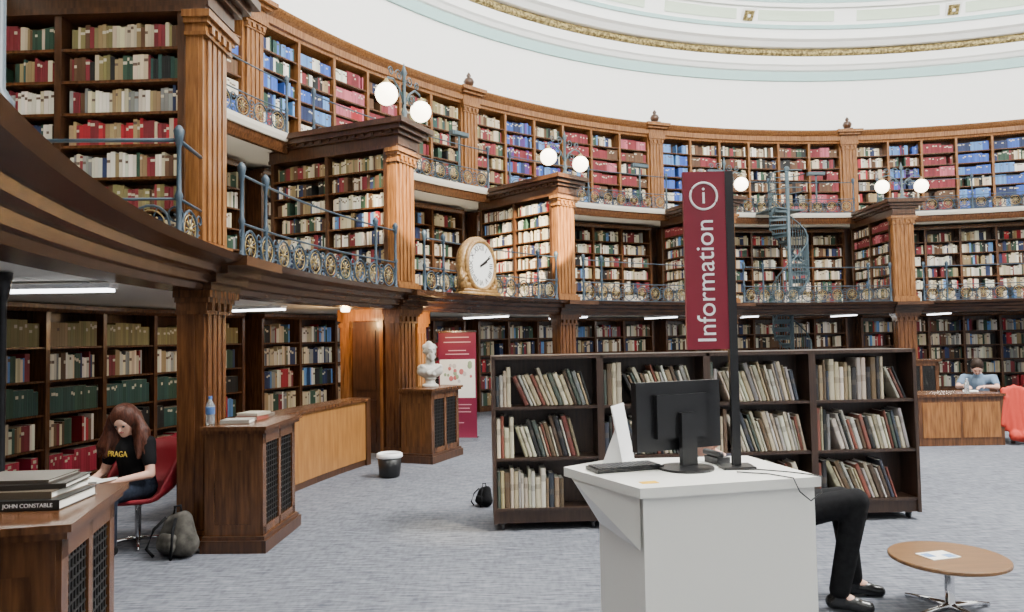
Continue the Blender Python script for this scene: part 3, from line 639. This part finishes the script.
b=MB(); b.lathe([(.032,0),(.036,.02),(.034,.08),(.036,.1),(.036,.16),(.015,.2),(.013,.22)],16); ob('body',b.mesh('b',[gm],True),e)
b=MB(); b.lathe([(.037,.09),(.037,.15)],16); ob('wrapper',b.mesh('b',[mat('lbl',(.06,.12,.28),.4)]),e)
b=MB(); b.lathe([(.015,.215),(.015,.24)],12); ob('cap',b.mesh('b',[mat('capb',(.06,.15,.4),.4)]),e)
def flatbook(x,y,z,w,d,t,rz,col,lab,group='books lying flat on the cabinets'):
    e=E('book',(x,y,z),rz,lab,'book',group)
    m=mat('cv',col,.4)
    b=MB(); b.box(-w/2,w/2,-d/2,d/2,0,.004); b.box(-w/2,w/2,-d/2,d/2,t-.004,t); b.box(-w/2,w/2,-d/2,-d/2+.004,.004,t-.004); ob('cover',b.mesh('c',[m]),e)
    b=MB(); b.box(-w/2+.006,w/2-.006,-d/2+.004,d/2-.006,.004,t-.004); ob('pages',b.mesh('c',[PAPER]),e)
    return e
e1=flatbook(-2.11,3.24,1.021,.42,.32,.042,4,(.02,.02,.02),'large black art book lying flat on the radiator cabinet')
T=Matrix(((1,0,0,.085),(0,0,-1,-.161),(0,1,0,.021),(0,0,0,1))); textmesh('JOHN CONSTABLE',.0235,T,SIGNW,'title',e1)
flatbook(-2.13,3.26,1.064,.38,.30,.03,2,(.13,.10,.07),'tan art book lying flat on a larger book')
flatbook(-2.11,3.28,1.095,.36,.28,.022,10,(.03,.025,.02),'dark slim art book on top of a book pile')
flatbook(-2.16,3.29,1.118,.34,.26,.015,4,(.08,.065,.05),'brown exhibition catalogue on top of a book pile')
for i,(x,y,t,rz,c) in enumerate([(-2.36,6.36,.03,5,(.3,.28,.24)),(-2.33,6.62,.035,85,(.25,.07,.05)),(-2.32,6.63,.025,80,(.4,.35,.26)),(-2.33,6.83,.03,92,(.12,.1,.08))]):
    z=1.021 if i!=2 else 1.057
    flatbook(x,y,z,.24,.2,t,rz,c,'assorted book lying flat on the oak radiator cabinet')
# ================================================================ PEOPLE
def hand(b,w,d,up,side):
    w=Vector(w); d=Vector(d).normalized(); up=Vector(up); up=(up-d*up.dot(d)).normalized(); s=d.cross(up)*side
    M=Matrix((d,s,up)).transposed().to_4x4()
    b.sphere(w+d*.045,1,12,8,0,(.05,.038,.017),M)
    for i,(off,l) in enumerate(((.027,.070),(.009,.078),(-.009,.072),(-.026,.056))):
        p0=w+d*.08+s*off; p1=p0+d*l*.5-up*l*.12; p2=p1+d*l*.36-up*l*.38
        b.cap(p0,.0095,p1,.0088,8); b.cap(p1,.0088,p2,.0075,8)
    p0=w+d*.03+s*.03; p1=p0+d*.03+s*.028-up*.01; p2=p1+d*.03+s*.006-up*.01
    b.cap(p0,.012,p1,.010,8); b.cap(p1,.010,p2,.008,8)
def person(loc,rz,label,J,top_name,top_m,bot_m,hair_m,hair,shoe_m,sleeve='short'):
    e=E('person',loc,rz,label,'person')
    V3=lambda k:Vector(J[k])
    head=V3('head'); hf=Vector(J['look']).normalized(); hy=Vector((0,0,1)).cross(hf).normalized(); hz=hf.cross(hy); MH=Matrix((hf,hy,hz)).transposed().to_4x4()
    hp=lambda x,y,z: head+hf*x+hy*y+hz*z
    b=MB()
    b.sphere(head,1,20,14,0,(.095,.076,.105),MH); b.sphere(hp(.025,0,-.06),1,16,10,0,(.062,.056,.055),MH)
    b.sphere(hp(.06,0,-.095),1,10,8,0,(.025,.028,.02),MH)
    b.cap(hp(.088,0,.0),.008,hp(.108,0,-.028),.013,8)
    for s in(-1,1): b.sphere(hp(.0,s*.078,-.01),1,8,8,0,(.018,.01,.03),MH); b.sphere(hp(.07,s*.03,.02),1,8,6,0,(.02,.022,.008),MH)
    b.cap(V3('neck'),.055,hp(-.01,0,-.07),.05)
    pel,ch=V3('pelvis'),V3('chest')
    b.cap(pel,.13,(pel+ch)/2,.115); b.cap((pel+ch)/2,.115,ch,.125); b.cap(ch,.11,V3('neck'),.06)
    for s in('l','r'):
        sh,el,wr=V3('sh'+s),V3('el'+s),V3('wr'+s); hip,kn,an,toe=V3('hip'+s),V3('kn'+s),V3('an'+s),V3('toe'+s)
        b.cap(ch+(sh-ch)*.3,.085,sh,.052); b.cap(sh,.05,el,.037); b.cap(el,.037,wr,.025)
        b.cap(hip,.09,kn,.058); b.cap(kn,.056,an,.038); b.cap(an,.038,toe,.03)
        hd=Vector(J.get('hd'+s,(1,0,-.2))); hand(b,wr,hd,J.get('hu'+s,(0,0,1)),-1 if s=='l' else 1)
    blob(b,'body',SKIN,e,.0085,3)
    b=MB(); b.cap(pel+Vector((0,0,.0)),.148,(pel+ch)/2,.135); b.cap((pel+ch)/2,.135,ch,.142); b.cap(ch,.125,V3('neck')-Vector((0,0,.035)),.075)
    for s in('l','r'):
        sh,el,wr=V3('sh'+s),V3('el'+s),V3('wr'+s)
        b.cap(ch+(sh-ch)*.3,.1,sh,.068)
        if sleeve=='short': b.cap(sh,.066,sh+(el-sh)*.6,.056)
        else: b.cap(sh,.066,el,.052); b.cap(el,.052,el+(wr-el)*.9,.038)
    blob(b,top_name,top_m,e,.012,4)
    b=MB(); b.cap(pel-Vector((0,0,.02)),.15,pel+Vector((0,0,.03)),.146)
    for s in('l','r'):
        hip,kn,an=V3('hip'+s),V3('kn'+s),V3('an'+s)
        b.cap(hip,.108,kn,.08); b.cap(kn,.08,an+Vector((0,0,.03)),.062)
    blob(b,'trousers',bot_m,e,.012,4)
    for s in('l','r'):
        b=MB(); an,toe=V3('an'+s),V3('toe'+s); dd=(toe-an); dd.z=0; dd.normalize(); g_=Vector((an.x,an.y,.05))
        b.cap(g_-dd*.04,.046,g_+dd*.09,.042); b.cap(g_+dd*.09-Vector((0,0,.01)),.042,g_+dd*.16-Vector((0,0,.015)),.036); b.cap(g_-dd*.03,.045,an,.05)
        blob(b,'shoe',shoe_m,e,.01,3)
    b=MB(); b.sphere((0,0,0),.0115,8,6); eym=b.mesh('ey',[BLACK],True)
    for s in(-1,1): ob('eye',eym,e,hp(.084,s*.03,.005))
    b=MB(); b.sphere(hp(.083,0,-.055),1,8,6,0,(.01,.024,.006),MH); ob('mouth',b.mesh('mo',[mat('lips',(.35,.10,.09),.5)],True),e)
    b=MB(); b.sphere(hp(-.022,0,.028),1,20,14,0,(.102,.094,.112),MH)
    if hair=='long':
        rnd=random.Random(3)
        b.sphere(hp(-.03,0,.03),1,20,14,0,(.11,.115,.118),MH)
        for i in range(44):
            t=-1.3+2.6*i/43; an=math.pi+t*1.2
            r=.10; p=hp(-.01+r*math.cos(an),r*1.1*math.sin(an),.03)
            q=p+Vector((rnd.uniform(-.03,.03),rnd.uniform(-.02,.02)+.05*math.sin(an),-.12)); w=q+Vector((rnd.uniform(-.03,.05),rnd.uniform(-.04,.04)+.02*math.sin(an),-.13)); x=w+Vector((rnd.uniform(-.02,.04),rnd.uniform(-.03,.03),-.09))
            b.cap(p,.032,q,.034,8); b.cap(q,.034,w,.03,8); b.cap(w,.03,x,.012,8)
    blob(b,'hair',hair_m,e,.011,2)
    return e
J=dict(pelvis=(0,0,.50),chest=(.06,0,.80),neck=(.09,0,.93),head=(.15,0,1.055),look=(1,.35,-.55),
 shl=(.07,.17,.87),shr=(.07,-.17,.87),ell=(.12,.25,.62),elr=(.12,-.25,.62),wrl=(.36,.14,.60),wrr=(.36,-.12,.60),hdl=(.8,-.5,0),hdr=(.8,.5,0),
 hipl=(.02,.09,.49),hipr=(.02,-.09,.49),knl=(.44,.12,.50),knr=(.43,-.13,.50),anl=(.42,.12,.09),anr=(.36,-.12,.09),toel=(.55,.13,.04),toer=(.49,-.13,.04))
W=(-3.24,6.42,0); WR=-108
w=person(W,WR,'person with long auburn hair in black t-shirt and jeans, seated reading',J,'t_shirt',mat('black_tee',(.008,.008,.009),.9,spec=.15),JEANS,HAIRR,'long',FAB_BLACK)
T=Matrix(((0,0,1,.222),(1,0,0,.0),(0,1,0,.79),(0,0,0,1))); textmesh('PRAGA',.065,T,mat('yellow_print',(.6,.42,.06),.6),'shirt_print',w,.002)
e=E('book',(W[0]+.47*cos(WR),W[1]+.47*sin(WR),.60),WR,'open book held on the lap of the seated person','book')
b=MB(); b.box(-.1,.1,-.16,-.002,0,.015,0,Matrix.Rotation(math.radians(-8),4,'X')); b.box(-.1,.1,.002,.16,0,.015,0,Matrix.Rotation(math.radians(8),4,'X')); ob('pages',b.mesh('b',[PAPER]),e)
def tulip(loc,rz,label,m):
    e=E('chair',loc,rz,label,'chair'); b=MB(); n=28; S=9; vs=[]
    for i in range(S+1):
        s=i/S
        for j in range(n):
            th=2*math.pi*j/n; bk=max(0,-math.cos(th)+.25)/1.25; r=.31*math.sin(min(1,s*1.25)*math.pi/2)
            z=.36+ (s**2.2)*(.06+.44*bk**.6 if bk>0 else .06)
            rr=r*(1+.22*bk*s); vs.append((rr*math.cos(th),rr*math.sin(th),z))
    fs=[(i*n+j,i*n+(j+1)%n,(i+1)*n+(j+1)%n,(i+1)*n+j) for i in range(S) for j in range(n)]
    b.add(vs,fs); me=b.mesh('shell',[m],True); o=ob('seat',me,e); md=o.modifiers.new('s','SOLIDIFY'); md.thickness=.03; md.offset=-1
    b=MB(); b.lathe([(.03,.03),(.025,.05),(.025,.32),(.08,.345)],14); ob('stem',b.mesh('st',[CHROME],True),e)
    b=MB(); b.tube([(0,0,.05),(.2,0,.035),(.3,0,.014)],[.02,.015,.012],8); f=b.mesh('leg',[CHROME],True)
    for i in range(4): ob('leg',f,e,(0,0,0),45+90*i)
    return e
tulip((W[0],W[1],0),WR,'red upholstered tub chair on a chrome star base',REDC)
# person behind info desk
J=dict(pelvis=(0,0,.55),chest=(-.22,0,.79),neck=(-.34,0,.91),head=(-.40,.0,1.04),look=(.9,-.35,-.3),
 shl=(-.27,.17,.84),shr=(-.27,-.17,.84),ell=(-.14,.22,.62),elr=(-.14,-.22,.62),wrl=(.10,.08,.66),wrr=(.10,-.06,.68),hdl=(.8,-.4,.0),hdr=(.7,.4,.0),
 hipl=(.02,.09,.54),hipr=(.02,-.09,.54),knl=(.48,.13,.62),knr=(.50,-.12,.66),anl=(.54,.14,.09),anr=(.38,-.14,.09),toel=(.67,.13,.04),toer=(.50,-.17,.04))
PD=(1.62,4.80,0)
person(PD,-8,'person in black trousers and black shoes sitting behind the desk',J,'jumper',mat('dark_jumper',(.02,.02,.03),.9,spec=.15),FAB_BLACK,HAIRD,'short',mat('black_leather',(.006,.006,.006),.25),'long')
e=E('chair',PD,-8,'dark padded office chair behind the desk','chair')
b=MB(); b.lathe([(.20,.34),(.23,.36),(.23,.41),(.19,.42)],24); ob('seat',b.mesh('s',[FAB_BLACK],True),e)
b=MB(); b.lathe([(.16,0),(.16,.015),(.04,.03),(.03,.05),(.03,.34)],20); ob('stem',b.mesh('s',[DGREY],True),e)
# far person behind reading desk
J=dict(pelvis=(0,0,.54),chest=(.07,0,.86),neck=(.13,0,1.0),head=(.20,0,1.11),look=(1,.2,-1.0),
 shl=(.1,.2,.93),shr=(.1,-.2,.93),ell=(.25,.27,.80),elr=(.25,-.27,.80),wrl=(.46,.12,.82),wrr=(.46,-.12,.82),hdl=(.8,-.5,0),hdr=(.8,.5,0),
 hipl=(.02,.09,.53),hipr=(.02,-.09,.53),knl=(.40,.12,.50),knr=(.40,-.12,.50),anl=(.38,.12,.09),anr=(.38,-.12,.09),toel=(.51,.13,.04),toer=(.51,-.13,.04))
PF=(7.50,11.95,0)
person(PF,230,'person in a blue-grey shirt reading at an oak desk',J,'shirt',mat('blue_shirt',(.12,.18,.26),.9),JEANS,HAIRD,'short',FAB_BLACK)
def woodchair(loc,rz,label):
    e=E('chair',loc,rz,label,'chair')
    b=MB(); b.box(-.22,.22,-.21,.21,.35,.39); ob('seat',b.mesh('c',[OAKD]),e)
    b=MB(); b.box(-.24,-.2,-.21,.21,.39,.84); ob('backrest',b.mesh('c',[OAKD]),e)
    b=MB(); b.box(-.02,.02,-.02,.02,0,.35); lm=b.mesh('leg',[OAKD])
    for x in(-.2,.2):
        for y in(-.19,.19): ob('leg',lm,e,(x,y,0))
woodchair((PF[0],PF[1],0),230,'wooden chair behind the oak reading desk')
woodchair((7.66,11.3,0),175,'wooden chair with a red jacket over its back')
b=MB()
for y in(-.14,-.07,0,.07,.14): b.cap((.0,y,.84-abs(y)*.3),.045,(-.02,y*1.1,.5),.05); b.cap((-.02,y*1.1,.5),.05,(-.05+abs(y)*.2,y*1.3-.04,.12+abs(y)*.9),.055)
b.cap((-.03,.15,.70),.045,(-.07,.2,.3),.04); b.cap((-.08,-.12,.14),.07,(-.16,-.26,.07),.06); b.cap((-.08,.05,.14),.08,(.06,-.16,.07),.06)
oo=blob(b,'jacket',mat('red_jacket',(.46,.035,.018),.8),None,.015,3); oo.location=(7.42,11.02,.0); oo.rotation_euler=(0,0,math.radians(80)); oo['label']='bright red jacket hanging from the chair back to the floor'; oo['category']='jacket'
def desk(loc,w,d,label):
    e=E('desk',loc,0,label,'desk')
    b=MB(); b.box(-w/2,w/2,-d/2,d/2,.72,.76); ob('top',b.mesh('d',[OAKM]),e)
    b=MB(); b.box(-w/2+.02,w/2-.02,-d/2+.03,-d/2+.06,.0,.72); b.box(-w/2+.02,-w/2+.05,-d/2+.06,d/2-.03,0,.72); b.box(w/2-.05,w/2-.02,-d/2+.06,d/2-.03,0,.72); ob('body',b.mesh('d',[OAKM]),e)
    for i in range(2):
        x=-w/2+.08+i*(w-.12)/2; b=MB(); b.box(x,x+(w-.2)/2,-d/2+.02,-d/2+.032,.12,.64)
        ob('panel',b.mesh('d',[OAK]),e)
desk((6.60,11.3,0),1.3,.7,'panelled oak reading desk')
b=MB(); b.lathe([(.03,0),(.034,.02),(.034,.14),(.012,.19),(.012,.22)],12); ob('water_bottle',b.mesh('b',[gm],True),None,(6.80,11.15,.761),0,'clear water bottle on the reading desk','bottle')
b=MB(); b.box(-.14,.14,-.1,.1,0,.01); ob('book',b.mesh('b',[PAPER]),None,(7.02,11.42,.761),60,'open white pages on the reading desk','book')
def backpack(loc,rz,sc,label,m):
    e=E('backpack',loc,rz,label,'bag'); b=MB()
    b.cap((0,-.09*sc,.1*sc),.1*sc,(0,.1*sc,.09*sc),.09*sc); b.cap((0,-.08*sc,.1*sc),.1*sc,(.03,-.03*sc,.27*sc),.07*sc); b.cap((0,.08*sc,.1*sc),.1*sc,(.0,.06*sc,.24*sc),.06*sc); b.cap((.03,-.03*sc,.27*sc),.07*sc,(.01,.06*sc,.25*sc),.06*sc)
    blob(b,'body',m,e,.014,3)
    b=MB(); b.cap((-.1*sc,-.05*sc,.1*sc),.045*sc,(-.1*sc,.05*sc,.1*sc),.045*sc); b.cap((-.09*sc,-.05*sc,.15*sc),.04*sc,(-.09*sc,.05*sc,.15*sc),.04*sc); blob(b,'pocket',m,e,.012,3)
    b=MB(); b.tube([(.02,-.02*sc,.33*sc),(.02,-.01*sc,.38*sc),(0,.03*sc,.37*sc),(0,.04*sc,.31*sc)],.01*sc,6)
    for s in(-1,1): b.tube([(-.06*sc,s*.05*sc,.30*sc),(-.13*sc,s*.1*sc,.22*sc),(-.17*sc,s*.13*sc,.08*sc),(-.14*sc,s*.09*sc,.02*sc)],.012*sc,6)
    ob('strap',b.mesh('s',[FAB_BLACK],True),e)
backpack((-2.72,6.02,0),65,1.05,'grey canvas backpack slumped on the carpet by the cabinet',noise_mat('grey_canvas',(.03,.028,.024),(.10,.092,.08),(1,1,1),14,.9,spec=.2))
backpack((-.32,7.6,0),40,.6,'small black bag on the carpet beside the bookcase',FAB_BLACK)
# ================================================================ LIGHTS / WORLD / CAMERA
w=bpy.data.worlds.new('World'); bpy.context.scene.world=w; w.use_nodes=True
w.node_tree.nodes['Background'].inputs[0].default_value=(.95,.97,1,1); w.node_tree.nodes['Background'].inputs[1].default_value=.72
l=bpy.data.lights.new('skylight','AREA'); l.shape='DISK'; l.size=9; l.energy=1900; l.color=(1,.98,.95)
lo=bpy.data.objects.new('skylight',l); COL.objects.link(lo); lo.location=(CX,CY,15.5)
l=bpy.data.lights.new('dome_fill','POINT'); l.energy=13500; l.shadow_soft_size=1.6; l.color=(1,.99,.965)  # added fill light, no real fitting; brightens the drum wall and dome
lo=bpy.data.objects.new('dome_fill',l); COL.objects.link(lo); lo.location=(CX-2,CY-1,12.6)
def spot(target,size,energy,src=(6.0,0.5,13.5),col=(1,.84,.58),blend=.15):
    l=bpy.data.lights.new('sunbeam','SPOT'); l.energy=energy; l.spot_size=math.radians(size); l.spot_blend=blend; l.color=col; l.shadow_soft_size=.05
    o=bpy.data.objects.new('sunbeam',l); COL.objects.link(o); o.location=src; d=Vector(target)-Vector(src); o.rotation_euler=d.to_track_quat('-Z','Y').to_euler()
spot((.30,15.5,3.5),5.5,210000); spot((-1.55,11.1,3.9),4,90000); spot((-.6,6.6,0),4,14000,blend=1)
cd=bpy.data.cameras.new('Camera'); cam=bpy.data.objects.new('Camera',cd); COL.objects.link(cam); bpy.context.scene.camera=cam
cd.sensor_width=36; cd.lens=740/1024*36; cd.clip_start=.05
cam.matrix_world=Matrix.Translation((0,0,1.7))@Matrix.Rotation(math.radians(92.48),4,'X')@Matrix.Rotation(math.radians(-1.0),4,'Z')
